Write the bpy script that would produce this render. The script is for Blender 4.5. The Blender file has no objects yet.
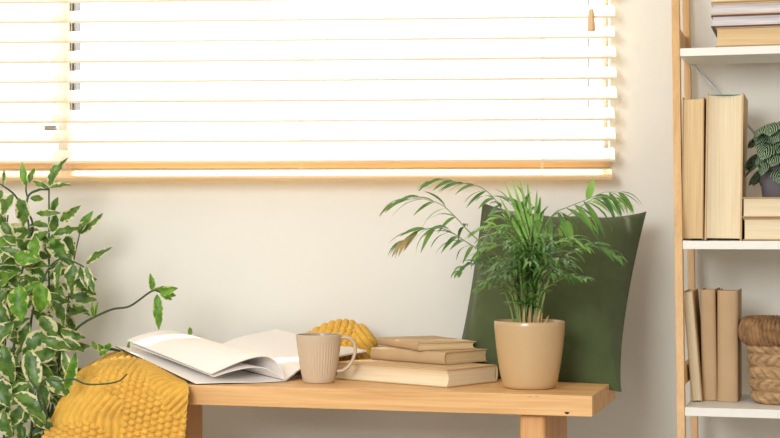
import bpy, math, random
import numpy as np
from mathutils import Vector, Matrix

sc = bpy.context.scene
col = sc.collection
R = math.radians
F = 1575.0                      # focal length in pixels of the 780 px wide frame
CZ = 0.74                       # camera height

# ------------------------------------------------------------------ camera, world, lights, exposure
cam_data = bpy.data.cameras.new('camera')
cam_data.lens = F / 780 * 36
cam_data.sensor_width = 36
cam_data.shift_y = 16 / 780
cam_data.clip_start = 0.05
cam = bpy.data.objects.new('camera', cam_data)
cam.location = (0, 0, CZ)
cam.rotation_euler = (R(90), 0, 0)
col.objects.link(cam)
sc.camera = cam

sc.view_settings.view_transform = 'Standard'
sc.view_settings.look = 'None'
sc.view_settings.gamma = 1
sc.view_settings.exposure = 0.0

SKY_BACK = 2.5                  # bright hazy sky beyond the window
SKY_ROOM = 0.84                 # daylight of the open part of the room behind the camera
KEY_W = 68.0
world = bpy.data.worlds.new('world')
sc.world = world
world.use_nodes = True
wn = world.node_tree.nodes
wl = world.node_tree.links
wn.clear()
w_out = wn.new('ShaderNodeOutputWorld')
w_bg = wn.new('ShaderNodeBackground')
w_tc = wn.new('ShaderNodeTexCoord')
w_sep = wn.new('ShaderNodeSeparateXYZ')
w_map = wn.new('ShaderNodeMapRange')
w_map.inputs['From Min'].default_value = -0.1
w_map.inputs['From Max'].default_value = 0.35
w_map.inputs['To Min'].default_value = SKY_ROOM
w_map.inputs['To Max'].default_value = SKY_BACK
wl.new(w_tc.outputs['Generated'], w_sep.inputs[0])
wl.new(w_sep.outputs['Y'], w_map.inputs['Value'])
wl.new(w_map.outputs[0], w_bg.inputs['Strength'])
w_bg.inputs['Color'].default_value = (0.98, 0.99, 1.0, 1)
wl.new(w_bg.outputs[0], w_out.inputs[0])


def area(name, loc, target, size, size_y, watts, color):
    ld = bpy.data.lights.new(name, 'AREA')
    ld.shape = 'RECTANGLE'
    ld.size = size
    ld.size_y = size_y
    ld.energy = watts
    ld.color = color
    o = bpy.data.objects.new(name, ld)
    o.location = loc
    o.rotation_euler = (Vector(target) - Vector(loc)).to_track_quat('-Z', 'Y').to_euler()
    col.objects.link(o)
    return o


area('left_key_light', (-1.0, -0.2, 1.5), (0.05, 3.4, 0.75), 1.0, 1.0, KEY_W, (0.97, 0.985, 1.0))  # unseen area light added as key from the left front; no window there

sun_d = bpy.data.lights.new('sun', 'SUN')
sun_d.energy = 13.0
sun_d.angle = R(3)
sun_d.color = (1.0, 0.96, 0.9)
sun_o = bpy.data.objects.new('sun', sun_d)
sun_o.location = (0, 6, 6)
sun_o.rotation_euler = Vector((0.06, -math.cos(R(57)), -math.sin(R(57)))).to_track_quat('-Z', 'Y').to_euler()
col.objects.link(sun_o)

# ------------------------------------------------------------------ helpers
TH = R(15.4)                    # the furniture's turn
U = Vector((math.cos(TH), -math.sin(TH), 0))
V = Vector((math.sin(TH), math.cos(TH), 0))
TW = R(4.0)                     # the wall's turn
UW = Vector((math.cos(TW), -math.sin(TW), 0))
VW = Vector((math.sin(TW), math.cos(TW), 0))
W0 = Vector((0, 3.494, 0))
Z = Vector((0, 0, 1))


def wallp(s, off, z):
    return W0 + UW * s - VW * off + Z * z


def at(px, py, d):
    return Vector(((px - 390) * d / F, d, CZ - (py - 235) * d / F))


def wall_s(px, off=0.0):
    """distance along the wall at image column px"""
    t = (px - 390) / F
    # (W0 - VW*off + UW*s): x/y = t
    b = W0 - VW * off
    return (t * b.y - b.x) / (UW.x - t * UW.y)


def basis(x, y, z, o):
    m = Matrix.Identity(4)
    for i, v in enumerate((x, y, z)):
        m[0][i], m[1][i], m[2][i] = v[0], v[1], v[2]
    m[0][3], m[1][3], m[2][3] = o[0], o[1], o[2]
    return m


MATW = {}


def thing(name, label=None, cat=None, mat=None, group=None, kind=None):
    o = bpy.data.objects.new(name, None)
    o.empty_display_size = 0.05
    col.objects.link(o)
    mat = mat or Matrix.Identity(4)
    o.matrix_world = mat
    MATW[o.name] = mat.copy()
    tag(o, label, cat, group, kind)
    return o


def tag(o, label=None, cat=None, group=None, kind=None):
    if label: o['label'] = label
    if cat: o['category'] = cat
    if group: o['group'] = group
    if kind: o['kind'] = kind
    return o


class MB:
    def __init__(s):
        s.v = []; s.f = []; s.uv = []; s.mi = []

    def add(s, vs, fs, uvs=None, mi=0):
        n = len(s.v)
        s.v += [Vector(p) for p in vs]
        for k, f in enumerate(fs):
            s.f.append([i + n for i in f])
            s.uv.append([uvs[i] for i in f] if uvs else [(0, 0)] * len(f))
            s.mi.append(mi)
        return s

    def box(s, a, b, m=None, mi=0):
        (x0, y0, z0), (x1, y1, z1) = a, b
        vs = [Vector(p) for p in ((x0,y0,z0),(x1,y0,z0),(x1,y1,z0),(x0,y1,z0),(x0,y0,z1),(x1,y0,z1),(x1,y1,z1),(x0,y1,z1))]
        if m: vs = [m @ p for p in vs]
        return s.add(vs, [(0,3,2,1),(4,5,6,7),(0,1,5,4),(1,2,6,5),(2,3,7,6),(3,0,4,7)], mi=mi)

    def hexa(s, vs, mi=0):
        return s.add(vs, [(0,3,2,1),(4,5,6,7),(0,1,5,4),(1,2,6,5),(2,3,7,6),(3,0,4,7)], mi=mi)

    def grid(s, rows, uv=True, closed_u=False, mi=0):
        """rows: list of rows of points"""
        nr, nc = len(rows), len(rows[0])
        vs = [p for r in rows for p in r]
        fs = []
        for i in range(nr - 1):
            for j in range(nc - 1 + (1 if closed_u else 0)):
                j2 = (j + 1) % nc
                fs.append((i*nc + j, i*nc + j2, (i+1)*nc + j2, (i+1)*nc + j))
        uvs = [(j / max(1, nc - 1), i / max(1, nr - 1)) for i in range(nr) for j in range(nc)]
        return s.add(vs, fs, uvs, mi)

    def tube(s, pts, r, n=8, cap=True, mi=0):
        pts = [Vector(p) for p in pts]
        rs = r if isinstance(r, (list, tuple)) else [r] * len(pts)
        t = (pts[1] - pts[0]).normalized()
        a = t.orthogonal().normalized()
        rings = []
        for i, p in enumerate(pts):
            t = (pts[min(i+1, len(pts)-1)] - pts[max(i-1, 0)]).normalized()
            a = (a - t * a.dot(t)).normalized()
            b = t.cross(a)
            rings.append([p + (a * math.cos(2*math.pi*k/n) + b * math.sin(2*math.pi*k/n)) * rs[i] for k in range(n)])
        base = len(s.v)
        s.grid(rings, closed_u=True, mi=mi)
        if cap:
            s.f.append([base + k for k in range(n)][::-1]); s.uv.append([(0, 0)] * n); s.mi.append(mi)
            e = base + (len(pts) - 1) * n
            s.f.append([e + k for k in range(n)]); s.uv.append([(0, 0)] * n); s.mi.append(mi)
        return s

    def lathe(s, prof, n=48, c=(0, 0, 0), rad=None, mi=0):
        c = Vector(c)
        rows = []
        for (r, z) in prof:
            rows.append([c + Vector(((r + (rad(r, z, 2*math.pi*k/n) if rad else 0)) * math.cos(2*math.pi*k/n),
                                     (r + (rad(r, z, 2*math.pi*k/n) if rad else 0)) * math.sin(2*math.pi*k/n), z)) for k in range(n)])
        return s.grid(rows, closed_u=True, mi=mi)

    def build(s, name, mats, parent=None, smooth=False, bevel=0, subsurf=0, solid=0, world=False, angle=None):
        """verts are local to parent, or world coordinates if world=True"""
        me = bpy.data.meshes.new(name)
        vs = s.v
        if world and parent is not None:
            inv = MATW[parent.name].inverted()
            vs = [inv @ p for p in vs]
        org = None
        if parent is None:      # origin at the base centre
            mn = [min(p[i] for p in vs) for i in range(3)]
            mx = [max(p[i] for p in vs) for i in range(3)]
            org = Vector(((mn[0]+mx[0])/2, (mn[1]+mx[1])/2, mn[2]))
            vs = [p - org for p in vs]
        me.from_pydata([tuple(p) for p in vs], [], s.f)
        uvl = me.uv_layers.new(name='UVMap')
        flat = [c for f in s.uv for uv in f for c in uv]
        uvl.data.foreach_set('uv', flat)
        if not isinstance(mats, (list, tuple)): mats = [mats]
        for m in mats: me.materials.append(m)
        me.polygons.foreach_set('material_index', s.mi)
        if smooth: me.polygons.foreach_set('use_smooth', [True] * len(me.polygons))
        me.validate(); me.update()
        o = bpy.data.objects.new(name, me)
        col.objects.link(o)
        if parent is not None: o.parent = parent
        if org is not None:
            o.location = org
        if parent is not None:
            MATW[o.name] = MATW[parent.name].copy()
        if solid:
            md = o.modifiers.new('Solidify', 'SOLIDIFY'); md.thickness = solid; md.offset = 0
        if bevel:
            md = o.modifiers.new('Bevel', 'BEVEL'); md.width = bevel; md.segments = 3; md.limit_method = 'ANGLE'; md.angle_limit = R(35)
            me.polygons.foreach_set('use_smooth', [True] * len(me.polygons))
            wn_ = o.modifiers.new('WN', 'WEIGHTED_NORMAL'); wn_.keep_sharp = True
        if subsurf:
            md = o.modifiers.new('Sub', 'SUBSURF'); md.levels = subsurf; md.render_levels = subsurf
        return o


# ------------------------------------------------------------------ materials
def srgb(r, g, b):
    f = lambda c: (c/255/12.92) if c/255 <= 0.04045 else ((c/255 + 0.055)/1.055) ** 2.4
    return (f(r), f(g), f(b), 1)


def new_mat(name):
    m = bpy.data.materials.new(name)
    m.use_nodes = True
    nt = m.node_tree
    b = nt.nodes['Principled BSDF']
    return m, nt, b


def plain(name, c, rough=0.6, var=0.0, vscale=20, bump=0.0, bscale=200, spec=0.5, metal=0.0, stretch=(1, 1, 1), trans=0.0, sheen=0.0):
    m, nt, b = new_mat(name)
    b.inputs['Roughness'].default_value = rough
    b.inputs['Specular IOR Level'].default_value = spec
    b.inputs['Metallic'].default_value = metal
    b.inputs['Base Color'].default_value = c
    if sheen: b.inputs['Sheen Weight'].default_value = sheen
    tc = nt.nodes.new('ShaderNodeTexCoord')
    mp = nt.nodes.new('ShaderNodeMapping')
    mp.inputs['Scale'].default_value = stretch
    nt.links.new(tc.outputs['Object'], mp.inputs[0])
    if var:
        n = nt.nodes.new('ShaderNodeTexNoise'); n.inputs['Scale'].default_value = vscale; n.inputs['Detail'].default_value = 4
        nt.links.new(mp.outputs[0], n.inputs['Vector'])
        r = nt.nodes.new('ShaderNodeValToRGB')
        r.color_ramp.elements[0].position = 0.3
        r.color_ramp.elements[1].position = 0.7
        r.color_ramp.elements[0].color = tuple(max(0, x * (1 - var)) for x in c[:3]) + (1,)
        r.color_ramp.elements[1].color = tuple(min(1, x * (1 + var * 0.6)) for x in c[:3]) + (1,)
        nt.links.new(n.outputs['Fac'], r.inputs[0])
        nt.links.new(r.outputs[0], b.inputs['Base Color'])
    if bump:
        n2 = nt.nodes.new('ShaderNodeTexNoise'); n2.inputs['Scale'].default_value = bscale; n2.inputs['Detail'].default_value = 3
        nt.links.new(mp.outputs[0], n2.inputs['Vector'])
        bp = nt.nodes.new('ShaderNodeBump'); bp.inputs['Strength'].default_value = bump; bp.inputs['Distance'].default_value = 0.002
        nt.links.new(n2.outputs['Fac'], bp.inputs['Height'])
        nt.links.new(bp.outputs[0], b.inputs['Normal'])
    if trans:
        # thin translucent sheet
        t = nt.nodes.new('ShaderNodeBsdfTranslucent')
        mix = nt.nodes.new('ShaderNodeMixShader'); mix.inputs[0].default_value = trans
        t.inputs['Color'].default_value = c
        nt.links.new(b.outputs[0], mix.inputs[1]); nt.links.new(t.outputs[0], mix.inputs[2])
        nt.links.new(mix.outputs[0], nt.nodes['Material Output'].inputs[0])
    return m


def wood(name, c_lo, c_hi, axis='x', rough=0.5, scale=1.0, spec=0.4):
    m, nt, b = new_mat(name)
    b.inputs['Roughness'].default_value = rough
    b.inputs['Specular IOR Level'].default_value = spec
    tc = nt.nodes.new('ShaderNodeTexCoord')
    mp = nt.nodes.new('ShaderNodeMapping')
    s = {'x': (1.2, 22, 22), 'z': (22, 22, 1.2), 'y': (22, 1.2, 22)}[axis]
    mp.inputs['Scale'].default_value = tuple(k * scale for k in s)
    nt.links.new(tc.outputs['Object'], mp.inputs[0])
    n = nt.nodes.new('ShaderNodeTexNoise'); n.inputs['Scale'].default_value = 1.6; n.inputs['Detail'].default_value = 5; n.inputs['Distortion'].default_value = 0.8
    nt.links.new(mp.outputs[0], n.inputs['Vector'])
    mp2 = nt.nodes.new('ShaderNodeMapping')
    s2 = {'x': (4, 160, 160), 'z': (160, 160, 4), 'y': (160, 4, 160)}[axis]
    mp2.inputs['Scale'].default_value = s2
    nt.links.new(tc.outputs['Object'], mp2.inputs[0])
    n2 = nt.nodes.new('ShaderNodeTexNoise'); n2.inputs['Scale'].default_value = 2.0; n2.inputs['Detail'].default_value = 3
    nt.links.new(mp2.outputs[0], n2.inputs['Vector'])
    mx = nt.nodes.new('ShaderNodeMix'); mx.data_type = 'FLOAT'; mx.inputs[0].default_value = 0.35
    nt.links.new(n.outputs['Fac'], mx.inputs[2]); nt.links.new(n2.outputs['Fac'], mx.inputs[3])
    r = nt.nodes.new('ShaderNodeValToRGB')
    r.color_ramp.elements[0].position = 0.32; r.color_ramp.elements[0].color = c_lo
    r.color_ramp.elements[1].position = 0.64; r.color_ramp.elements[1].color = c_hi
    nt.links.new(mx.outputs[0], r.inputs[0])
    nt.links.new(r.outputs[0], b.inputs['Base Color'])
    bp = nt.nodes.new('ShaderNodeBump'); bp.inputs['Strength'].default_value = 0.15; bp.inputs['Distance'].default_value = 0.001
    nt.links.new(n2.outputs['Fac'], bp.inputs['Height'])
    nt.links.new(bp.outputs[0], b.inputs['Normal'])
    return m


def paper_edge(name, c_lo, c_hi, axis, freq=500):
    """page block: fine lines stacked along one local axis"""
    m, nt, b = new_mat(name)
    b.inputs['Roughness'].default_value = 0.85
    b.inputs['Specular IOR Level'].default_value = 0.2
    tc = nt.nodes.new('ShaderNodeTexCoord')
    mp = nt.nodes.new('ShaderNodeMapping')
    mp.inputs['Scale'].default_value = {'x': (freq, 6, 6), 'y': (6, freq, 6), 'z': (6, 6, freq)}[axis]
    nt.links.new(tc.outputs['Object'], mp.inputs[0])
    n = nt.nodes.new('ShaderNodeTexNoise'); n.inputs['Scale'].default_value = 1.0; n.inputs['Detail'].default_value = 3
    nt.links.new(mp.outputs[0], n.inputs['Vector'])
    r = nt.nodes.new('ShaderNodeValToRGB')
    r.color_ramp.elements[0].position = 0.3; r.color_ramp.elements[0].color = c_lo
    r.color_ramp.elements[1].position = 0.7; r.color_ramp.elements[1].color = c_hi
    nt.links.new(n.outputs['Fac'], r.inputs[0]); nt.links.new(r.outputs[0], b.inputs['Base Color'])
    bp = nt.nodes.new('ShaderNodeBump'); bp.inputs['Strength'].default_value = 0.3; bp.inputs['Distance'].default_value = 0.0006
    nt.links.new(n.outputs['Fac'], bp.inputs['Height']); nt.links.new(bp.outputs[0], b.inputs['Normal'])
    return m


def leaf_mat(name, green_a, green_b, cream=None, edge=0.3, vein=None, rough=0.4, trans=0.3, nscale=60):
    """leaf: u across, v along; cream margins or pale veins"""
    m, nt, b = new_mat(name)
    N = nt.nodes.new; L = nt.links.new
    b.inputs['Roughness'].default_value = rough
    b.inputs['Specular IOR Level'].default_value = 0.45
    tc = N('ShaderNodeTexCoord')
    n = N('ShaderNodeTexNoise'); n.inputs['Scale'].default_value = nscale; n.inputs['Detail'].default_value = 3
    L(tc.outputs['Object'], n.inputs['Vector'])
    r = N('ShaderNodeValToRGB')
    r.color_ramp.elements[0].position = 0.35; r.color_ramp.elements[0].color = green_a
    r.color_ramp.elements[1].position = 0.65; r.color_ramp.elements[1].color = green_b
    L(n.outputs['Fac'], r.inputs[0])
    colr = r.outputs[0]
    sep = N('ShaderNodeSeparateXYZ'); L(tc.outputs['UV'], sep.inputs[0])
    sub = N('ShaderNodeMath'); sub.operation = 'SUBTRACT'; sub.inputs[1].default_value = 0.5; L(sep.outputs['X'], sub.inputs[0])
    ab = N('ShaderNodeMath'); ab.operation = 'ABSOLUTE'; L(sub.outputs[0], ab.inputs[0])
    if cream:
        n2 = N('ShaderNodeTexNoise'); n2.inputs['Scale'].default_value = nscale * 1.3; n2.inputs['Detail'].default_value = 2
        L(tc.outputs['Object'], n2.inputs['Vector'])
        ma = N('ShaderNodeMath'); ma.operation = 'MULTIPLY_ADD'; ma.inputs[1].default_value = 0.9; ma.inputs[2].default_value = -0.45
        L(n2.outputs['Fac'], ma.inputs[0])
        ad = N('ShaderNodeMath'); ad.operation = 'ADD'; L(ab.outputs[0], ad.inputs[0]); L(ma.outputs[0], ad.inputs[1])
        mr = N('ShaderNodeMapRange'); mr.inputs['From Min'].default_value = edge; mr.inputs['From Max'].default_value = edge + 0.04
        L(ad.outputs[0], mr.inputs['Value'])
        mx = N('ShaderNodeMix'); mx.data_type = 'RGBA'
        L(mr.outputs[0], mx.inputs[0]); L(colr, mx.inputs[6]); mx.inputs[7].default_value = cream
        colr = mx.outputs[2]
    if vein:
        # herringbone pale stripes: sin(v*k - |u|*j)
        m1 = N('ShaderNodeMath'); m1.operation = 'MULTIPLY'; m1.inputs[1].default_value = 36.0; L(sep.outputs['Y'], m1.inputs[0])
        m2 = N('ShaderNodeMath'); m2.operation = 'MULTIPLY'; m2.inputs[1].default_value = -46.0; L(ab.outputs[0], m2.inputs[0])
        s1 = N('ShaderNodeMath'); s1.operation = 'ADD'; L(m1.outputs[0], s1.inputs[0]); L(m2.outputs[0], s1.inputs[1])
        sn = N('ShaderNodeMath'); sn.operation = 'SINE'; L(s1.outputs[0], sn.inputs[0])
        mr = N('ShaderNodeMapRange'); mr.inputs['From Min'].default_value = 0.3; mr.inputs['From Max'].default_value = 0.7
        L(sn.outputs[0], mr.inputs['Value'])
        mx = N('ShaderNodeMix'); mx.data_type = 'RGBA'
        L(mr.outputs[0], mx.inputs[0]); L(colr, mx.inputs[6]); mx.inputs[7].default_value = vein
        colr = mx.outputs[2]
    L(colr, b.inputs['Base Color'])
    t = N('ShaderNodeBsdfTranslucent'); L(colr, t.inputs['Color'])
    mix = N('ShaderNodeMixShader'); mix.inputs[0].default_value = trans
    L(b.outputs[0], mix.inputs[1]); L(t.outputs[0], mix.inputs[2])
    L(mix.outputs[0], nt.nodes['Material Output'].inputs[0])
    return m


M = {}
M['wall'] = plain('wall_paint', srgb(238, 235, 225), 0.9, bump=0.12, bscale=60, spec=0.2, var=0.02, vscale=3)
M['wall_dark'] = plain('taupe_wall_paint', srgb(190, 180, 170), 0.9)
M['ceiling'] = plain('ceiling_paint', srgb(240, 238, 232), 0.95)
M['floor'] = wood('floor_boards', srgb(150, 136, 120), srgb(182, 168, 150), 'x', 0.5)
M['white_frame'] = plain('white_window_frame', srgb(245, 240, 232), 0.4)
M['sheer'] = plain('sheer_cloth', srgb(252, 248, 240), 0.9, trans=0.8)
M['gasket'] = plain('grey_gasket', srgb(150, 152, 158), 0.6)
M['sill'] = wood('sill_wood', srgb(228, 192, 142), srgb(240, 212, 168), 'x', 0.45)
M['slat'] = wood('blind_slat_wood', srgb(240, 222, 196), srgb(250, 238, 218), 'x', 0.35)
M['rail'] = wood('blind_rail_wood', srgb(218, 176, 120), srgb(236, 200, 148), 'x', 0.28, spec=0.6)
M['cord'] = plain('blind_cord', srgb(236, 220, 196), 0.8)
M['knob'] = wood('blind_knob_wood', srgb(214, 172, 122), srgb(234, 198, 152), 'z', 0.4)
M['bench'] = wood('bench_pine', srgb(206, 152, 92), srgb(236, 190, 130), 'x', 0.45)
M['bench_z'] = wood('bench_leg_pine', srgb(200, 142, 84), srgb(230, 178, 118), 'z', 0.45)
M['shelf_wood'] = wood('shelf_frame_pine', srgb(206, 160, 104), srgb(228, 186, 130), 'z', 0.45)
M['shelf_white'] = plain('white_shelf_board', srgb(240, 237, 228), 0.45)
M['steel'] = plain('grey_steel', srgb(190, 192, 198), 0.4)
M['kraft'] = plain('kraft_paper', srgb(196, 164, 124), 0.75, var=0.06, vscale=14, bump=0.15, bscale=90)
M['kraft_dark'] = plain('brown_paper_cover', srgb(180, 146, 106), 0.75, var=0.08, vscale=14, bump=0.15, bscale=90)
M['tan_cover'] = plain('tan_cover', srgb(206, 174, 130), 0.7, var=0.06, vscale=14)
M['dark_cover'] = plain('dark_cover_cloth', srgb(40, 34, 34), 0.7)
M['maroon'] = plain('maroon_cover', srgb(92, 36, 44), 0.5)
M['rose'] = plain('rose_cover', srgb(190, 110, 110), 0.5)
M['green_band'] = plain('green_headband', srgb(36, 108, 84), 0.6)
M['pages_tan'] = paper_edge('old_page_edges', srgb(216, 184, 136), srgb(232, 206, 160), 'z')
M['pages_cream'] = paper_edge('cream_page_edges', srgb(230, 210, 174), srgb(240, 224, 192), 'z', 350)
M['pages_white'] = paper_edge('white_page_edges', srgb(196, 190, 196), srgb(240, 234, 228), 'z', 260)
M['paper'] = plain('white_paper', srgb(250, 244, 238), 0.6, spec=0.3)
M['paper_stack'] = paper_edge('magazine_pages', srgb(222, 216, 214), srgb(250, 246, 242), 'z', 900)
M['mug'] = plain('beige_glaze', srgb(206, 184, 158), 0.3, spec=0.5)
M['mug_in'] = plain('grey_glaze', srgb(168, 152, 140), 0.3)
M['pot'] = plain('tan_glaze', srgb(200, 168, 124), 0.22, spec=0.6, var=0.02, vscale=8)
M['soil'] = plain('dark_soil', srgb(64, 46, 34), 0.95, var=0.4, vscale=120, bump=1.0, bscale=150)
M['pillow'] = plain('green_linen', srgb(80, 90, 58), 0.9, var=0.08, vscale=40, bump=0.25, bscale=900, spec=0.1, sheen=0.15)
M['grey_pot'] = plain('grey_pot_clay', srgb(112, 106, 112), 0.7)
M['terracotta'] = plain('terracotta_clay', srgb(170, 110, 80), 0.8)
M['throw'] = plain('mustard_wool', srgb(234, 184, 82), 0.95, var=0.12, vscale=60, bump=0.9, bscale=420, spec=0.1, sheen=0.1)
M['rush'] = plain('dried_rush', srgb(184, 148, 106), 0.7, var=0.4, vscale=50, bump=0.6, bscale=260, stretch=(1, 1, 3))
M['rush_dark'] = plain('dark_rush_rope', srgb(150, 112, 72), 0.75, var=0.5, vscale=70, bump=0.8, bscale=260)
M['stem'] = plain('dark_green_stem', srgb(58, 84, 50), 0.5, var=0.2, vscale=30)
M['palm_stem'] = plain('palm_cane', srgb(126, 144, 78), 0.5, var=0.3, vscale=40)
M['dry'] = plain('dry_sheath', srgb(186, 152, 104), 0.8, var=0.2, vscale=50)
M['leaf_var'] = leaf_mat('variegated_leaf', srgb(62, 98, 40), srgb(112, 146, 64), cream=srgb(224, 220, 172), edge=0.36, rough=0.35)
M['leaf_green'] = leaf_mat('fresh_green_leaf', srgb(76, 128, 36), srgb(128, 172, 62), cream=srgb(214, 218, 140), edge=0.42)
M['leaf_palm'] = leaf_mat('palm_leaflet', srgb(70, 112, 54), srgb(118, 158, 80), rough=0.22, nscale=20)
M['leaf_palm_bright'] = leaf_mat('young_palm_leaflet', srgb(130, 178, 78), srgb(164, 208, 108), rough=0.35, trans=0.4, nscale=20)
M['leaf_palm_dry'] = leaf_mat('dry_palm_tip', srgb(170, 150, 96), srgb(120, 130, 70), rough=0.5, nscale=20)
M['leaf_silver'] = leaf_mat('silver_veined_leaf', srgb(14, 44, 20), srgb(28, 68, 30), vein=srgb(186, 208, 172), rough=0.4, trans=0.15)


def struct(o):
    o['kind'] = 'structure'
    return o


# ------------------------------------------------------------------ room
XL, XR, YB, CEIL = -2.2, 1.7, -0.4, 2.5
s_left, s_right = (XL - 0) / UW.x, (XR - 0) / UW.x
win_s0, win_s1 = -1.45, wall_s(610)
win_z0 = at(300, 160, 3.5).z
win_z1 = 2.05
WT = 0.16                       # wall thickness


def wall_quadbox(mb, s0, s1, z0, z1, o0=0.0, o1=-WT):
    vs = [wallp(s0, o0, z0), wallp(s1, o0, z0), wallp(s1, o1, z0), wallp(s0, o1, z0),
          wallp(s0, o0, z1), wallp(s1, o0, z1), wallp(s1, o1, z1), wallp(s0, o1, z1)]
    mb.hexa(vs)


mb = MB()
wall_quadbox(mb, s_left, s_right, 0, win_z0)
wall_quadbox(mb, s_left, win_s0, win_z0, win_z1)
wall_quadbox(mb, win_s1, s_right, win_z0, win_z1)
wall_quadbox(mb, s_left, s_right, win_z1, CEIL)
struct(mb.build('wall_back', M['wall']))
yl = wallp(s_left, 0, 0).y; yr = wallp(s_right, 0, 0).y
struct(MB().box((XL - 0.1, YB, 0), (XL, yl + 0.1, CEIL)).build('wall_left', M['wall']))
struct(MB().box((XR, YB, 0), (XR + 0.1, yr + 0.1, CEIL)).build('wall_right', M['wall_dark']))
struct(MB().box((XL - 0.1, YB, -0.08), (XR + 0.1, yl + 0.16, 0)).build('floor', M['floor']))
struct(MB().box((XL - 0.1, YB, CEIL), (XR + 0.1, yl + 0.16, CEIL + 0.08)).build('ceiling', M['ceiling']))
mb = MB(); wall_quadbox(mb, s_left, s_right, 0, 0.08, 0.014, 0.0)
struct(mb.build('baseboard_back', M['white_frame'], bevel=0.003))

# window: outer frame, one wide casement frame at the left, panes, sill
wm = basis(UW, VW, Z, wallp(0, 0, 0))
win = thing('window_1', mat=wm); struct(win)
mb = MB()
off0, off1 = 0.085, 0.145        # depth inside the wall (local +y)
zb, zt = win_z0, win_z1
mb.box((win_s0, off0, zb), (win_s1, off1, zb + 0.025))
mb.box((win_s0, off0, zt - 0.05), (win_s1, off1, zt))
mb.box((win_s0, off0, zb), (win_s0 + 0.05, off1, zt))
mb.box((win_s1 - 0.010, off0, zb), (win_s1, off1, zt))
mb.build('window_frame', M['white_frame'], win, bevel=0.004)
sm0, sm1 = wall_s(62, -0.1), wall_s(72, -0.1)
mb = MB()
mb.box((sm0, off0 - 0.02, zb + 0.025), (sm1, off1 - 0.005, zt - 0.05))
mb.build('mullion', M['white_frame'], win, bevel=0.005)
ga = MB()
g0 = wall_s(73.5, -0.1); g1 = wall_s(76.2, -0.1)
zg = at(75, 109, 3.6).z
ga.box((g0, off0 - 0.005, zg), (g0 + 0.003, off1 - 0.02, zt - 0.05))
ga.box((g1, off0 - 0.005, zg), (g1 + 0.004, off1 - 0.02, zt - 0.05))
g2 = wall_s(588, -0.1)
zg2 = at(588, 107, 3.5).z
ga.box((g2, off0 - 0.005, zg2), (g2 + 0.0022, off1 - 0.02, zt - 0.05))
ga.build('gasket', M['gasket'], win)
snt = M['sheer'].node_tree
sf = [n_ for n_ in snt.nodes if n_.type == 'MIX_SHADER'][0]
stp = snt.nodes.new('ShaderNodeBsdfTransparent'); smx = snt.nodes.new('ShaderNodeMixShader'); smx.inputs[0].default_value = 0.5
snt.links.new(sf.outputs[0], smx.inputs[2]); snt.links.new(stp.outputs[0], smx.inputs[1])
snt.links.new(smx.outputs[0], snt.nodes['Material Output'].inputs[0])
cu = MB()
cs0, cs1 = win_s0, sm0 + 0.004
cu.grid([[Vector((cs0 + (cs1 - cs0) * i / 120, 0.05 + 0.006 * math.sin(i * 0.55) , zc)) for i in range(121)] for zc in (zb + 0.03, zt - 0.02)])
cu.build('sheer_curtain', M['sheer'], win, smooth=True)
hd = MB()
hs = wall_s(52, -0.06); hz = at(52, 125, 3.5).z
hd.box((hs - 0.013, off0 - 0.045, hz - 0.006), (hs + 0.013, off0 - 0.02, hz + 0.006))
hd.build('window_handle', M['gasket'], win, bevel=0.002)
gm, nt, b = new_mat('window_glass')
g_t = nt.nodes.new('ShaderNodeBsdfTransparent'); g_t.inputs[0].default_value = (0.97, 0.99, 0.98, 1)
g_g = nt.nodes.new('ShaderNodeBsdfGlossy'); g_g.inputs['Roughness'].default_value = 0.02
g_m = nt.nodes.new('ShaderNodeMixShader'); g_m.inputs[0].default_value = 0.05
nt.links.new(g_t.outputs[0], g_m.inputs[1]); nt.links.new(g_g.outputs[0], g_m.inputs[2])
nt.links.new(g_m.outputs[0], nt.nodes['Material Output'].inputs[0])
for a_, b_ in ((win_s0 + 0.05, sm0), (sm1, win_s1 - 0.010)):
    MB().box((a_, 0.115, zb + 0.025), (b_, 0.119, zt - 0.05)).build('pane', gm, win)
MB().box((win_s0, -0.012, zb - 0.019), (win_s1, off0, zb)).build('window_sill', M['sill'], win, bevel=0.003)

# ------------------------------------------------------------------ blind
BOFF = 0.062                     # middle of slats in front of the wall
bl_s1 = wall_s(615, BOFF)
bl_s0 = -1.5
line_y = [162 - 20.35 * k for k in range(0, 9)]
blind = thing('window_blind', 'wide pale wooden slatted blind drawn over the bright window', 'blind', basis(UW, VW, Z, wallp(0, BOFF, 1.0)))
tilt = R(33)
hw = 0.025
zf = [CZ - (y - 235) * (3.43 - hw) / F for y in line_y]
pitch = zf[1] - zf[0]
zf += [zf[-1] + pitch * (k + 1) for k in range(int((2.02 - zf[-1]) / pitch))]
rnd = random.Random(4)


def slat_box(mb, s0, s1, zfront, width, thick, ang, crown=0.0):
    # local frame: x along, y into the wall, z up relative to 1.0; front-lower edge at zfront
    rows = []
    n = 5
    prof = []
    for i in range(n):
        t = i / (n - 1)
        prof.append((t * width, crown * (1 - (2 * t - 1) ** 2)))
    ca, sa = math.cos(ang), math.sin(ang)
    up = [(-hw * ca + p * ca - c * sa, zfront + p * sa + c * ca + thick * ca) for p, c in prof]
    lo = [(-hw * ca + p * ca - c * sa + thick * sa, zfront + p * sa + c * ca) for p, c in prof]
    ring = up + lo[::-1]
    vs = [Vector((s0, y, z - 1.0)) for y, z in ring] + [Vector((s1, y, z - 1.0)) for y, z in ring]
    k = len(ring)
    fs = [(i, (i + 1) % k, k + (i + 1) % k, k + i) for i in range(k)]
    fs += [tuple(range(k))[::-1], tuple(range(k, 2 * k))]
    mb.add(vs, fs)


for k, z in enumerate(zf):
    mb = MB()
    jit = rnd.uniform(-0.0025, 0.0035)
    slat_box(mb, bl_s0, bl_s1 + jit, z, 0.05, 0.0050, tilt + R(rnd.uniform(-1, 1)), 0.0015)
    mb.build('slat', M['slat'], blind)
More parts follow.
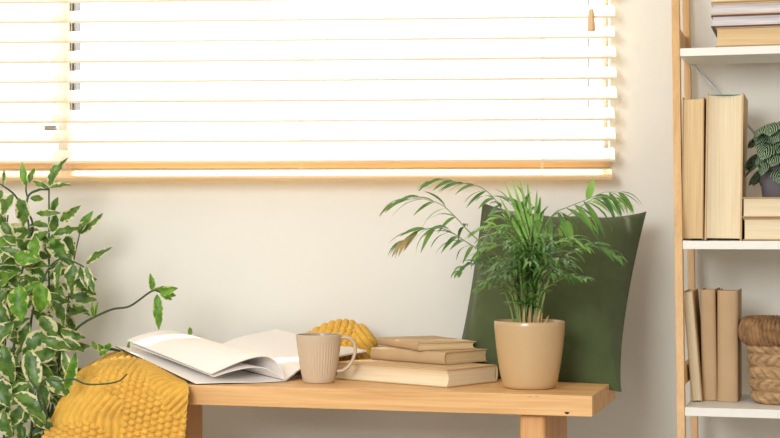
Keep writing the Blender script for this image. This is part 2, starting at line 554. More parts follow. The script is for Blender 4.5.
# bottom rail
zr = CZ - (180.5 - 235) * 3.40 / F
mb = MB()
slat_box(mb, bl_s0, bl_s1 - 0.006, zr, 0.05, 0.009, R(20), 0.0)
mb.build('bottom_rail', M['rail'], blind, bevel=0.0018)
MB().box((bl_s0, -0.03, 2.05 - 1.0), (bl_s1, 0.035, 2.1 - 1.0)).build('head_rail', M['slat'], blind, bevel=0.003)
for px in (67, 300, 541, -100):
    cs = wall_s(px, BOFF)
    mb = MB()
    for dy in (-hw * 0.95, hw * 0.8):
        mb.tube([(cs, dy, zr + 0.012 - 1.0), (cs, dy, 2.05 - 1.0)], 0.0006, 6)
        mb.tube([(cs + 0.004, dy, zr + 0.012 - 1.0), (cs + 0.004, dy, 2.05 - 1.0)], 0.0005, 6)
    mb.build('ladder_cord', M['cord'], blind)
# pull cord and its wooden knob hang from the head rail
ks = wall_s(591.2, BOFF + 0.035)
kz0, kz1 = at(591, 30.3, 3.35).z - 1.0, at(591, 8, 3.35).z - 1.0
mb = MB()
mb.lathe([(0.0001, 0), (0.0075, 0.0), (0.0085, 0.002), (0.0078, 0.016), (0.006, 0.04), (0.005, kz1 - kz0 - 0.002), (0.003, kz1 - kz0), (0.0001, kz1 - kz0)], 20, (ks, -0.037, kz0))
mb.build('cord_knob', M['knob'], blind, smooth=True)
mb = MB()
mb.tube([(ks - 0.002, -0.037, kz1 - 0.003), (ks - 0.0025, -0.037, 1.05)], 0.0008, 6)
mb.tube([(ks + 0.002, -0.037, kz1 - 0.003), (ks + 0.0025, -0.037, 1.05)], 0.0008, 6)
mb.build('pull_cord', M['cord'], blind)

# ------------------------------------------------------------------ bench
BT = 0.449                       # bench top height
BL, BD, BTH = 1.006, 0.333, 0.0385
P0 = Vector((0.3664, 2.85, 0))   # front right corner
bo = P0 - U * (BL / 2) + V * (BD / 2)
bench = thing('bench', 'light pine wooden bench standing under the window, carrying books, mug and potted palm', 'bench', basis(U, V, Z, bo))
MB().box((-BL/2, -BD/2, BT - BTH), (BL/2, BD/2, BT)).build('seat', M['bench'], bench, bevel=0.0018)
for px_, py_, sx, sz, mt in ((567, 413, 0.0045, 0.0022, 'dark_cover'), (530, 396.5, 0.003, 0.0008, 'kraft_dark'), (537, 396.6, 0.003, 0.0008, 'kraft_dark')):
    t_ = (px_ - 390) / F
    L_ = (P0.x - t_ * P0.y) / (U.x - t_ * U.y)
    q_ = P0 - U * L_
    zk = CZ - (py_ - 235) * q_.y / F
    MB().add([Vector((BL/2 - L_ + sx * math.cos(k) * (1 + 0.3 * math.sin(3 * k)), -BD/2 - 0.0002, zk + sz * math.sin(k))) for k in [2*math.pi*i/14 for i in range(14)]], [tuple(range(14))]).build('knot', M[mt], bench)
# right leg: front face right edge at column 545, left leg at column 201
def bench_a(px):                 # local x of a point on the line 2.5 cm behind the bench front
    base = P0 + V * 0.025
    t = (px - 390) / F
    L = (base.x - t * base.y) / (U.x - t * U.y)
    return BL / 2 - L
for pr in (545, 152):
    xr = bench_a(pr)
    MB().box((xr - 0.0485, -BD/2 + 0.025, 0), (xr, BD/2 - 0.04, BT - BTH)).build('leg', M['bench_z'], bench, bevel=0.008)
xl, xr = bench_a(152), bench_a(545) - 0.0485
MB().box((xl, -0.012, 0.12), (xr, 0.012, 0.17)).build('stretcher', M['bench'], bench, bevel=0.003)

# ------------------------------------------------------------------ closed books
def book(label, L, W, T, m, cover, pages, group, concave=0.004, over=0.003, ct=0.002, band=None, name='book'):
    """local x: along the spine, y: fore-edge (0) to spine (W), z: thickness"""
    o = thing(name, label, 'book', m, group)
    # cover: outer U profile with rounded spine
    prof = [(0, 0)]
    prof += [(W - 0.25 * T, 0)]
    for k in range(1, 8):
        a = -math.pi / 2 + math.pi * k / 8
        prof.append((W - 0.25 * T + math.cos(a) * 0.25 * T, T / 2 + math.sin(a) * T / 2))
    prof += [(W - 0.25 * T, T), (0, T)]
    inner = [(0, T - ct), (W - 0.25 * T, T - ct)]
    for k in range(7, 0, -1):
        a = -math.pi / 2 + math.pi * k / 8
        inner.append((W - 0.25 * T + math.cos(a) * (0.25 * T - ct), T / 2 + math.sin(a) * (T / 2 - ct)))
    inner += [(W - 0.25 * T, ct), (0, ct)]
    n = len(prof)
    mb = MB()
    ring = prof + inner
    k = len(ring)
    vs = [Vector((x, y, z)) for x in (0, L) for y, z in ring]
    fs = [(i, (i + 1) % k, k + (i + 1) % k, k + i) for i in range(k)]
    for s_ in (0, k):            # end strips between outer and inner
        for i in range(n - 1):
            q = (s_ + i, s_ + i + 1, s_ + k - 2 - i, s_ + k - 1 - i)
            fs.append(q if s_ else q[::-1])
    mb.add(vs, fs)
    mb.build('cover', cover, o, bevel=0.0006)
    # page block
    z0, z1 = ct, T - ct
    rows = []
    ring = [(W - 0.2 * T, z1), (W - 0.2 * T, z0)]
    for i in range(9):
        t = i / 8
        ring.append((over + concave * (1 - (2*t - 1) ** 2), z0 + (z1 - z0) * t))
    k = len(ring)
    mb = MB()
    vs = [Vector((x, y, z)) for x in (over, L - over) for y, z in ring]
    fs = [(i, (i + 1) % k, k + (i + 1) % k, k + i) for i in range(k)]
    fs += [tuple(range(k))[::-1], tuple(range(k, 2 * k))]
    mb.add(vs, fs)
    mb.build('pages', pages, o)
    if band:
        mb = MB()
        mb.tube([(L - over + 0.001, W * 0.5, z0 + (z1 - z0) * t) for t in (0.1, 0.5, 0.9)], 0.0015, 8)
        mb.box((L - over, over + 0.006, z0 + 0.003), (L - over + 0.0015, W * 0.9, z1 - 0.003))
        mb.build('top_edge', band, o)
    return o


def flat_book_m(K, phi, L, swap=False):
    """near corner K; the long side runs back-left at angle phi; fore-edge faces the viewer's left"""
    x = Vector((-math.cos(phi), math.sin(phi), 0))     # along the long side away from K
    y = Vector((math.sin(phi), math.cos(phi), 0))      # across, to the right and back
    return x, y


# bottom: fore-edge to the left-front; x axis must give right-handed basis with z up: x x y = z
def place_flat(K, phi, L, W, T, spine_left):
    xd = Vector((-math.cos(phi), math.sin(phi), 0))
    yd = Vector((math.sin(phi), math.cos(phi), 0))
    # xd x yd = -cos*cos - sin*sin = -1 (points down): start from far end instead
    if not spine_left:
        o = K + xd * L
        return basis(-xd, yd, Z, o)                   # fore-edge (y=0) on the left-front side
    return basis(xd, -yd, Z, K + yd * W)              # spine (y=W) on the left-front side


z1b = BT + 0.0005
K1 = Vector((.1084, 2.996, z1b))
book('large thick tan book lying at the bottom of the stack on the bench', .29, .165, .034,
     place_flat(K1, R(40), .29, .165, .034, False), M['tan_cover'], M['pages_cream'], 'books stacked on the bench', concave=0.006)
z2b = z1b + 0.0343
K2 = Vector((.107, 3.10, z2b))
book('kraft paper covered book in the middle of the bench stack', .205, .135, .025,
     place_flat(K2, R(44), .205, .135, .025, True), M['kraft'], M['pages_tan'], 'books stacked on the bench')
z3b = z2b + 0.0253
K3 = Vector((.0538, 3.137, z3b))
book('thin kraft paper covered book on top of the bench stack', .2, .133, .0155,
     place_flat(K3, R(66), .2, .133, .0155, True), M['kraft'], M['pages_tan'], 'books stacked on the bench')

# ------------------------------------------------------------------ mug
mc = Vector(((318.8 - 390) / F * 3.112, 3.112, BT + 0.0005))
mug = thing('mug', 'ribbed beige ceramic mug standing on the bench before the open magazine', 'mug', basis((1, 0, 0), (0, 1, 0), Z, mc))
H = 0.0945; RT = 0.0457; RB = 0.0305
NR = 44
def mug_rad(r, z, a):
    if r < 0.02 or z < 0.006 or z > H - 0.008: return 0
    return -0.0012 * min(1, (H - 0.008 - z) / 0.016, (z - 0.006) / 0.008) * (0.5 + 0.5 * math.cos(NR * a))**0.7
outer = [(0.0001, 0.0015), (RB - 0.004, 0.0012), (RB - 0.003, 0), (RB - 0.0005, 0.0), (RB, 0.0015)]
for k in range(1, 25):
    t = k / 24
    outer.append((RB + (RT - RB) * (t ** 0.72), 0.0015 + (H - 0.003) * t))
outer += [(RT + 0.0002, H - 0.0006), (RT - 0.0012, H), (RT - 0.0026, H - 0.0006)]
mb = MB()
mb.lathe(outer, NR * 6, rad=lambda r, z, a: mug_rad(r, z, a) if r > RB else 0)
mb.build('mug_body', M['mug'], mug, smooth=True)
mb = MB()
inner = [(RT - 0.0026, H - 0.0006)] + [(RB - 0.003 + (RT - RB) * ((k / 12) ** 0.72), 0.005 + (H - 0.007) * k / 12) for k in range(11, -1, -1)] + [(0.0001, 0.005)]
mb.lathe(inner, 64)
mb.build('mug_inside', M['mug_in'], mug, smooth=True)
hp = []
for (dx, dz) in ((0.041, 0.088), (0.052, 0.0885), (0.063, 0.085), (0.0705, 0.076), (0.072, 0.062), (0.068, 0.046), (0.060, 0.033), (0.048, 0.0235), (0.036, 0.0215)):
    hp.append(Vector((dx, -0.003, dz)))
# smooth by Catmull-Rom
def crom(pts, n):
    P = [Vector(p) for p in pts]
    P = [P[0] * 2 - P[1]] + P + [P[-1] * 2 - P[-2]]
    out = []
    for i in range(1, len(P) - 2):
        for k in range(n):
            t = k / n
            a, b_, c, d = P[i-1], P[i], P[i+1], P[i+2]
            out.append(0.5 * ((2*b_) + (c - a) * t + (2*a - 5*b_ + 4*c - d) * t*t + (-a + 3*b_ - 3*c + d) * t**3))
    out.append(P[-2])
    return out
hs_ = crom(hp, 5)
rings = []
for i, p in enumerate(hs_):
    t = (hs_[min(i+1, len(hs_)-1)] - hs_[max(i-1, 0)]).normalized()
    side = Vector((0, 1, 0)); nn = t.cross(side).normalized()
    rings.append([p + nn * math.cos(2*math.pi*k/12) * 0.0034 + side * math.sin(2*math.pi*k/12) * 0.0065 for k in range(12)])
MB().grid(rings, closed_u=True).build('handle', M['mug'], mug, smooth=True)

# ------------------------------------------------------------------ pillow
def lerp(a, b, t): return a + (b - a) * t
pTL, pTR = at(483, 203, 3.43), at(646, 212, 3.335)
pBL, pBR = at(452, 377.5, 3.24), at(621, 391.5, 3.06)
pm = (pTL + pTR + pBL + pBR) / 4
pil = thing('cushion', 'dark green square cushion leaning on the wall behind the potted palm', 'cushion', basis((1,0,0),(0,1,0),Z, (pBL + pBR) / 2))
nrm = (pTR - pTL).cross(pTL - pBL).normalized()
if nrm.y > 0: nrm = -nrm         # toward the viewer
n = 56
def pillow_pt(u, v, side):
    # u, v in -1..1; edges drawn in between the corners
    x = u * (1 - (0.078 if u > 0 else 0.05) * (1 - v*v)**0.8 * (1 - 0.35 * v) * abs(u)**3)
    y = v * (1 - (0.13 if v > 0 else 0.035) * (1 - u*u)**0.8 * abs(v)**3)
    a, b_ = (x + 1) / 2, (y + 1) / 2
    p = lerp(lerp(pBL, pBR, a), lerp(pTL, pTR, a), b_)
    prof = (max(0, 1 - abs(u)**2.6) * max(0, 1 - abs(v)**2.6)) ** 0.7
    h = 0.078 * prof
    # soft creases running from the lower right corner and along the sides
    e = min(1 - abs(u), 1 - abs(v))
    w = 0.005 * math.sin(9 * u + 4 * v * v + 2) * math.exp(-3 * (1 - abs(v))) * (1 - abs(u))
    w += 0.008 * math.sin(7 * (u + v) + 1.5 * u * v) * math.exp(-((u - 0.8)**2 + (v + 0.45)**2) * 5) * min(1, e * 8)
    w += 0.007 * math.sin(11 * v - 5 * u) * math.exp(-((u + 0.7)**2 + (v - 0.5)**2) * 4) * min(1, e * 8)
    return p + nrm * (h + w) * side
mb = MB()
rows = [[pillow_pt(-1 + 2*i/n, -1 + 2*j/n, 1) for i in range(n+1)] for j in range(n+1)]
mb.grid(rows)
rows = [[pillow_pt(-1 + 2*i/n, -1 + 2*j/n, -0.55) for i in range(n, -1, -1)] for j in range(n+1)]
mb.grid(rows)
mb.build('cushion_cover', M['pillow'], pil, smooth=True, world=True)
edge = [pillow_pt(-1 + 2*i/n, -1, 0) for i in range(n)] + [pillow_pt(1, -1 + 2*j/n, 0) for j in range(n)] + \
       [pillow_pt(1 - 2*i/n, 1, 0) for i in range(n)] + [pillow_pt(-1, 1 - 2*j/n, 0) for j in range(n + 1)]
MB().tube(edge, 0.0014, 6).build('seam', M['pillow'], pil, smooth=True, world=True)

# ------------------------------------------------------------------ leaves
def leaf(mb, base, tip, width, up, droop=0.1, fold=0.25, shape=1.0, segs=8, twist=0.0, wave=0.0, mi=0, peak=0.42):
    """pointed leaf from base to tip; up: direction the blade faces"""
    base, tip = Vector(base), Vector(tip)
    ax = tip - base
    ln = ax.length
    if ln < 1e-5: return
    t = ax / ln
    up = Vector(up)
    up = (up - t * up.dot(t))
    up = up.normalized() if up.length > 1e-4 else t.orthogonal().normalized()
    side = t.cross(up)
    if twist:
        q = Matrix.Rotation(twist, 3, t)
        up = q @ up; side = q @ side
    rows = []
    for i in range(segs + 1):
        s = i / segs
        a = s ** (math.log(0.5) / math.log(peak))
        w = width / 2 * (math.sin(math.pi * min(1, max(0, a))) ** shape) + 0.0002
        c = base + ax * s + up * (ln * droop * 4 * s * (1 - s))
        wv = wave * width * math.sin(s * 14)
        rows.append([c - side * w + up * (fold * w + wv), c - side * w * 0.5 + up * fold * w * 0.4,
                     c, c + side * w * 0.5 + up * fold * w * 0.4, c + side * w + up * (fold * w - wv)])
    mb.grid(rows, mi=mi)


# ------------------------------------------------------------------ potted palm
pc = Vector(((529.6 - 390) / F * 3.0, 3.0, BT + 0.0005))
palm = thing('potted_palm', 'small feathery parlour palm in a glossy tan pot on the bench', 'potted plant', basis((1,0,0),(0,1,0),Z, pc))
PH = 0.1275; PR = 0.0672
prof = [(0.0001, 0.0), (0.046, 0.0), (0.0495, 0.002), (0.0522, 0.008), (0.0555, 0.024), (0.0600, 0.05), (0.0638, 0.078), (0.0662, 0.103), (PR, 0.118), (PR + 0.0002, PH - 0.002), (PR - 0.001, PH), (PR - 0.0035, PH - 0.0005), (PR - 0.0045, PH - 0.006), (0.061, 0.100), (0.058, 0.09)]
MB().lathe(prof, 96).build('pot', M['pot'], palm, smooth=True)
rr = random.Random(3)
rows = []
for i in range(9):
    r = 0.0609 * i / 8 + 0.0002
    rows.append([Vector((r * math.cos(2*math.pi*k/40), r * math.sin(2*math.pi*k/40), 0.112 + rr.uniform(-0.002, 0.002) * (i < 8))) for k in range(40)])
MB().grid(rows, closed_u=True).build('soil', M['soil'], palm, smooth=True)

stem_mb, leaf_mb, dry_mb = MB(), MB(), MB()
rp = random.Random(11)


def frond(pts, d0, d1, start, nl, ll, lw, mi=0, droop=0.55, spread=0.9, upish=0.0, rs=0.0016, dry_tip=False, root=None, taper=True):
    """pts: image columns/rows of the rachis, depths go d0 -> d1. Leaflets from fraction `start` on"""
    m_ = len(pts)
    P = [at(p[0], p[1], d0 + (d1 - d0) * (i / (m_ - 1)) ** 1.2) for i, p in enumerate(pts)]
    if root is not None: P = [root] + P
    C_ = crom(P, 6)
    acc = [0]
    for a, b_ in zip(C_, C_[1:]): acc.append(acc[-1] + (b_ - a).length)
    tot = acc[-1]
    stem_mb.tube(C_, [rs * (1.25 - 1.0 * a / tot) for a in acc], 6)
    def at_s(s):
        s *= tot
        for i in range(len(acc) - 1):
            if acc[i+1] >= s:
                k = (s - acc[i]) / max(1e-9, acc[i+1] - acc[i])
                return C_[i].lerp(C_[i+1], k), (C_[i+1] - C_[i]).normalized()
        return C_[-1], (C_[-1] - C_[-2]).normalized()
    for k in range(nl):
        f = k / (nl - 1)
        s = start + (1 - start) * f
        p, t = at_s(min(1, s))
        side = t.cross(Z)
        side = side.normalized() if side.length > 0.15 else Vector((0, -1, 0))
        for sg in (-1, 1):
            sz = ll * (0.65 + 0.7 * math.sin(math.pi * (0.12 + 0.8 * f))) * rp.uniform(0.85, 1.12)
            fw = 0.35 + 0.75 * f
            dirv = (side * sg * spread * (1 - 0.35 * f) * rp.uniform(0.6, 1.3) + t * fw * rp.uniform(0.7, 1.4) - Z * droop * rp.uniform(0.3, 1.5) + Vector((rp.uniform(-.2, .2), rp.uniform(-.3, .3), rp.uniform(-.1, .2)))).normalized()
            tip = p + dirv * sz
            mm = mi
            if dry_tip and f > 0.72 and rp.random() < 0.6: mm = 2
            nseg = 6
            leaf(leaf_mb, p, tip, lw * rp.uniform(0.85, 1.1), (Z * 0.8 + side * sg * 0.3 - Vector((0, 0.5, 0))), droop=rp.uniform(0.10, 0.2), fold=0.2, segs=nseg, mi=mm, shape=0.8, peak=0.38)
    # terminal leaflets
    p, t = at_s(1.0)
    leaf(leaf_mb, p, p + (t - Z * droop * 0.5).normalized() * ll * 0.8, lw * 0.8, Z, droop=0.08, segs=6, mi=mi, shape=0.8)


def root_at(px):
    return Vector(((px - 390) / F * 3.0, 3.0 + rp.uniform(-0.02, 0.02), BT + 0.108))

frond([(514, 296), (500, 275), (487, 256), (468, 243), (444, 229), (421, 230), (404, 240)], 2.99, 2.93, 0.52, 11, 0.050, 0.0082, droop=0.7, spread=0.5, root=root_at(520), dry_tip=True)
frond([(515, 285), (497, 256), (473.5, 236), (446, 208), (428, 200), (411, 199), (399, 203)], 3.0, 2.95, 0.62, 7, 0.054, 0.0078, droop=0.5, spread=0.5, root=root_at(522), dry_tip=True)
frond([(522, 285), (514, 240), (501, 208), (483, 188.5), (462, 183), (441.7, 180), (433, 182)], 3.01, 3.0, 0.62, 8, 0.044, 0.0078, droop=0.6, spread=0.5, root=root_at(526))
frond([(536, 285), (537, 255), (542, 233), (553.5, 214), (568, 207), (588, 199), (603, 192.6), (618, 192)], 3.0, 2.93, 0.52, 11, 0.062, 0.0095, droop=1.25, spread=0.4, root=root_at(534), mi=0)
frond([(538, 285), (548, 250), (558, 228), (567, 217), (583, 205), (600, 196), (616, 197)], 3.02, 3.04, 0.62, 9, 0.055, 0.009, droop=1.0, spread=0.45, root=root_at(537), mi=1)
frond([(539, 290), (552, 268), (568, 254), (586, 247), (604, 248), (615, 256)], 2.98, 2.92, 0.45, 9, 0.036, 0.008, droop=0.4, spread=0.6, root=root_at(538))
frond([(516, 296), (505, 282), (493, 270), (478, 263), (466, 266), (460, 271)], 2.98, 2.92, 0.45, 8, 0.030, 0.0075, droop=0.4, spread=0.7, root=root_at(521))
frond([(540, 296), (556, 282), (570, 276), (584, 278)], 2.97, 2.9, 0.35, 8, 0.028, 0.007, droop=0.35, spread=0.7, root=root_at(538))
frond([(512, 296), (499, 287), (488, 284), (480, 288)], 2.97, 2.92, 0.35, 7, 0.026, 0.007, droop=0.35, spread=0.7, root=root_at(519))
# crown of the plant: shorter fronds in all directions
for (x1, y1, x2, y2, dd, mi) in ((522, 250, 510, 222, 2.96, 0), (526, 245, 522, 206, 3.04, 0), (531, 250, 534, 214, 2.98, 0), (518, 262, 494, 236, 2.93, 0),
                                 (528, 262, 516, 240, 2.88, 0), (536, 262, 546, 240, 2.9, 0), (533, 268, 560, 258, 2.9, 0), (524, 268, 503, 262, 2.88, 0),
                                 (530, 272, 530, 256, 2.86, 0), (537, 250, 552, 236, 3.06, 0), (520, 240, 500, 218, 3.05, 1), (515, 250, 490, 248, 2.98, 1),
                                 (527, 236, 524, 196, 2.99, 0), (516, 268, 496, 258, 3.05, 0), (542, 268, 566, 246, 3.02, 0), (526, 280, 512, 270, 2.87, 0),
                                 (534, 280, 548, 268, 2.87, 0), (524, 232, 506, 200, 3.0, 0), (520, 246, 488, 226, 3.0, 1), (540, 256, 572, 240, 2.95, 1),
                                 (530, 278, 520, 254, 2.93, 0), (534, 274, 544, 252, 2.95, 0), (522, 276, 498, 276, 2.93, 0), (538, 280, 562, 272, 2.94, 0)):
    xm = (x1 + x2) / 2 + rp.uniform(-2, 2); ym = (y1 + y2) / 2 - 4
    frond([(x1, y1), (xm, ym), (x2, y2), (x2 + (x2 - x1) * 0.35, y2 + 5)], 3.0, dd, 0.2, 10, 0.040, 0.0062, mi=mi, droop=0.35, spread=0.7, root=root_at(rp.uniform(521, 538)), rs=0.0011)
# young upright frond, bright
yb = at(530, 262, 2.98)
for (bx, by, tx, ty) in ((530, 246, 503, 178), (530, 240, 511, 176), (531, 232, 519, 177), (532, 228, 527, 181), (534, 240, 537, 190), (535, 246, 541, 196), (528, 250, 499, 196), (533, 250, 544, 212)):
    leaf(leaf_mb, at(bx, by, 2.97), at(tx, ty, 2.99), 0.0058, (0.2, -1, 0.2), droop=0.01, fold=0.15, segs=7, mi=1, shape=0.7)
stem_mb.tube([root_at(530), yb, at(531, 228, 2.97)], 0.0016, 6)
leaf(leaf_mb, at(587, 200, 2.95), at(593, 178, 2.95), 0.015, (0.3, -1, 0), droop=0.02, fold=0.2, mi=1, shape=0.8)
# canes
for k in range(15):
    a = rp.uniform(-1, 1)
    r0 = Vector((pc.x - 0.004 + a * 0.024, 3.0 + rp.uniform(-0.025, 0.025), BT + 0.108))
    top = at(528 + a * (28 + rp.uniform(-4, 4)), rp.uniform(262, 285), 3.0 + rp.uniform(-0.04, 0.04))
    mid = r0.lerp(top, 0.5) - Vector((a * 0.004, 0, 0))
    stem_mb.tube(crom([r0, mid, top], 4), [0.0026, 0.0025, 0.0024, 0.0023, 0.0022, 0.002, 0.0019, 0.0018, 0.0016], 6)
for k in range(7):
    a = rp.uniform(-1, 1)
    r0 = Vector((pc.x - 0.004 + a * 0.024, 2.985 + rp.uniform(-0.02, 0.01), BT + 0.11))
    leaf(dry_mb, r0, r0 + Vector((a * 0.012 + rp.uniform(-.006, .006), -0.004, rp.uniform(0.02, 0.05))), 0.006, (0, -1, 0), fold=0.5, segs=5)
stem_mb.build('canes', M['palm_stem'], palm, smooth=True, world=True)
leaf_mb.build('fronds', [M['leaf_palm'], M['leaf_palm_bright'], M['leaf_palm_dry']], palm, smooth=True, world=True)
dry_mb.build('dry_sheaths', M['dry'], palm, smooth=True, world=True)

# ------------------------------------------------------------------ variegated plant at the left
vc = Vector((-0.77, 3.33, 0))
vp = thing('variegated_plant', 'tall leafy plant with cream edged green leaves at the left of the bench', 'plant', basis((1,0,0),(0,1,0),Z, vc))
prof = [(0.0001, 0.0), (0.075, 0.0), (0.08, 0.004), (0.098, 0.15), (0.104, 0.152), (0.106, 0.185), (0.1, 0.187), (0.097, 0.18), (0.094, 0.15)]
MB().lathe(prof, 64).build('pot', M['terracotta'], vp, smooth=True)
MB().lathe([(0.0001, 0.166), (0.05, 0.168), (0.0955, 0.165)], 32).build('soil', M['soil'], vp, smooth=True)
S, Lf = MB(), MB()
rv = random.Random(21)


def vstem(pts, d0, d1, r=0.0026, rooted=False):
    m_ = len(pts)
    P = [at(p[0], p[1], d0 + (d1 - d0) * i / (m_ - 1)) for i, p in enumerate(pts)]
    if rooted: P = [vc + Vector((rv.uniform(-.04, .04), rv.uniform(-.04, .04), 0.16))] + P
    C_ = crom(P, 6)
    S.tube(C_, [r * (1.15 - 0.5 * i / len(C_)) for i in range(len(C_))], 7)
    return C_


def vleaf(bx, by, tx, ty, w, d=3.3, mi=0, dd=0.0, tw=0.0):
    leaf(Lf, at(bx, by, d), at(tx, ty, d + dd), w * 3.3 / F * 1.08, (rv.uniform(-.4, .4), -1, rv.uniform(-.1, .5)), droop=rv.uniform(0.04, 0.17),
         fold=rv.uniform(0.2, 0.7), mi=mi, segs=10, twist=tw, wave=0.08, shape=0.85)


stems = [vstem([(46, 425), (49, 340), (49, 250), (49, 188)], 3.3, 3.3, rooted=True),
         vstem([(49, 189), (38, 190), (27, 200), (30, 240), (34, 300)], 3.3, 3.27),
         vstem([(28, 199), (26, 190), (27, 180)], 3.3, 3.29, 0.0018),
         vstem([(20, 425), (14, 330), (24, 262), (33, 225), (17, 198), (9, 190), (0, 184)], 3.33, 3.28, rooted=True),
         vstem([(32, 425), (30, 330), (45, 276), (60, 259), (74, 262), (84, 267)], 3.26, 3.2, rooted=True),
         vstem([(60, 425), (66, 330), (72, 270), (80, 232)], 3.36, 3.34, rooted=True, r=0.002),
         vstem([(50, 420), (60, 355), (70, 338), (82, 324), (110, 310), (130, 306), (152, 291), (162, 293)], 3.3, 3.2, rooted=True, r=0.0028),
         vstem([(4, 425), (6, 360), (2, 300), (4, 250), (8, 215)], 3.36, 3.36, rooted=True),
         vstem([(-15, 425), (-12, 340), (-8, 260), (-10, 210)], 3.34, 3.34, rooted=True),
         vstem([(48, 418), (38, 396), (44, 380), (60, 381), (73, 379), (86, 384), (104, 384), (119, 381), (127, 374)], 3.05, 2.985, 0.0022),
         vstem([(46, 425), (44, 400), (30, 380), (28, 370)], 3.1, 3.1, 0.002),
         vstem([(80, 372), (118, 356), (150, 351), (176, 347), (189, 337)], 3.4, 3.465, 0.0015),
         vstem([(101, 352), (108, 349), (116, 350), (124, 352)], 3.3, 3.34, 0.0035)]
M_ = [  # base x, y, tip x, y, width, depth, kind
    (50, 187, 68, 158, 10, 3.28, 0), (49, 188, 33, 181, 6, 3.29, 0), (49, 188, 71, 185, 6, 3.27, 0), (26, 186, 22, 162, 7, 3.29, 1), (29, 183, 35, 168, 6, 3.3, 0),
    (14, 194, 2, 215, 13, 3.27, 0), (19, 198, 23, 227, 15, 3.26, 0), (2, 190, -6, 206, 10, 3.28, 0), (3, 186, 4, 170, 4, 3.29, 0), (52, 212, 58, 197, 8, 3.31, 0),
    (36, 213, 61, 213, 7, 3.27, 0), (60, 221, 81, 205, 10, 3.28, 0), (53, 235, 81, 228, 9, 3.26, 0), (30, 198, 44, 199, 7, 3.3, 0), (52, 232, 55, 212, 10, 3.3, 0),
    (80, 232, 93, 211, 9, 3.32, 1), (80, 234, 103, 213, 7, 3.31, 0), (78, 233, 88, 220, 7, 3.3, 0), (50, 248, 60, 231, 8, 3.28, 1), (50, 244, 40, 232, 7, 3.28, 0),
    (86, 264, 113, 247, 7, 3.2, 0), (86, 266, 95, 294, 7, 3.2, 0), (80, 266, 88, 290, 6, 3.21, 0), (74, 264, 68, 286, 12, 3.19, 0), (76, 266, 72, 298, 10, 3.22, 0),
    (62, 260, 58, 292, 9, 3.2, 0), (36, 236, 36, 264, 13, 3.24, 1), (14, 258, 40, 261, 14, 3.23, 1), (40, 282, 40, 313, 17, 3.15, 1), (20, 285, 22, 322, 20, 3.18, 1),
    (70, 262, 66, 240, 12, 3.3, 0), (66, 236, 74, 256, 14, 3.31, 0), (2, 222, 14, 240, 12, 3.3, 0), (18, 243, 2, 236, 9, 3.26, 0), (2, 262, 16, 250, 9, 3.27, 0), (14, 240, -6, 256, 13, 3.3, 1),
    (152, 291, 150, 273, 6, 3.2, 1), (160, 292, 178, 288, 8, 3.2, 1), (160, 293, 172, 300, 6, 3.19, 1), (157, 294, 159, 330, 9, 3.2, 1), (154, 290, 166, 286, 5, 3.22, 1), (166, 294, 176, 296, 5, 3.21, 1),
    (94, 318, 92, 299, 3.5, 3.25, 1), (95, 318, 98, 302, 3, 3.25, 1),
    (104, 352, 98, 344, 7, 3.3, 1), (106, 352, 110, 343, 9, 3.3, 1), (100, 356, 108, 350, 7, 3.28, 1), (98, 350, 92, 341, 5, 3.3, 1), (129, 355, 131, 338, 4, 3.41, 1), (189, 336, 190, 327, 5, 3.46, 1),
    (66, 390, 76, 352, 10, 3.05, 1), (72, 380, 62, 350, 9, 3.08, 0),
    (48, 330, 22, 356, 15, 3.2, 0), (56, 352, 26, 358, 15, 3.17, 0), (28, 350, 38, 392, 17, 3.12, 0), (4, 344, 14, 384, 16, 3.15, 0), (14, 322, -4, 346, 14, 3.16, 0),
    (40, 316, 56, 342, 15, 3.2, 0), (30, 322, 22, 348, 12, 3.22, 0), (60, 330, 86, 338, 10, 3.22, 0), (60, 342, 84, 352, 10, 3.2, 0), (52, 300, 64, 326, 11, 3.24, 0), (40, 340, 72, 350, 12, 3.14, 0),
    (2, 380, 10, 408, 18, 3.1, 0), (12, 396, 34, 384, 12, 3.12, 0), (14, 394, 46, 424, 17, 3.08, 0), (42, 384, 46, 412, 12, 3.14, 0), (46, 378, 72, 396, 14, 3.14, 0), (4, 410, 12, 438, 14, 3.1, 0),
    (24, 408, 6, 426, 13, 3.12, 0), (30, 412, 54, 430, 13, 3.12, 0), (40, 362, 58, 384, 12, 3.16, 0), (-4, 300, 10, 330, 14, 3.22, 0), (8, 290, -6, 312, 12, 3.24, 0), (64, 300, 56, 282, 10, 3.3, 0),
]
for (bx, by, tx, ty, w, d, mi) in M_:
    vleaf(bx, by, tx, ty, w, d, mi, dd=rv.uniform(-0.015, 0.015), tw=rv.uniform(-0.35, 0.35))
for k in range(430):             # the rest of the foliage, growing from the stems
    C_ = stems[rv.choice((0, 1, 3, 3, 4, 5, 6, 7, 7, 8, 8))]
    p = C_[rv.randrange(3, len(C_))]
    u_ = 390 + p.x / p.y * F; w_ = 235 + (CZ - p.z) / p.y * F
    if w_ < 225 or (w_ < 290 and rv.random() < 0.45) or u_ > 76 or (u_ > 60 and w_ < 270): continue
    a = rv.uniform(0, 2 * math.pi)
    ln = rv.uniform(0.042, 0.078)
    tip = p + Vector((math.cos(a) * ln, rv.uniform(-0.9, 0.5) * ln, rv.uniform(-0.9, 0.55) * ln))
    if (tip.y) > 3.5: continue
    wd = ln * rv.uniform(0.4, 0.52)
    leaf(Lf, p, tip, wd, (rv.uniform(-.5, .5), -1, rv.uniform(0, .7)), droop=rv.uniform(0.04, 0.2), fold=rv.uniform(0.15, 0.75), mi=(1 if rv.random() < 0.15 else 0), segs=9, wave=0.08, twist=rv.uniform(-.6, .6), shape=0.85)
S.build('stems', M['stem'], vp, smooth=True, world=True)
Lf.build('foliage', [M['leaf_var'], M['leaf_green']], vp, smooth=True, world=True)

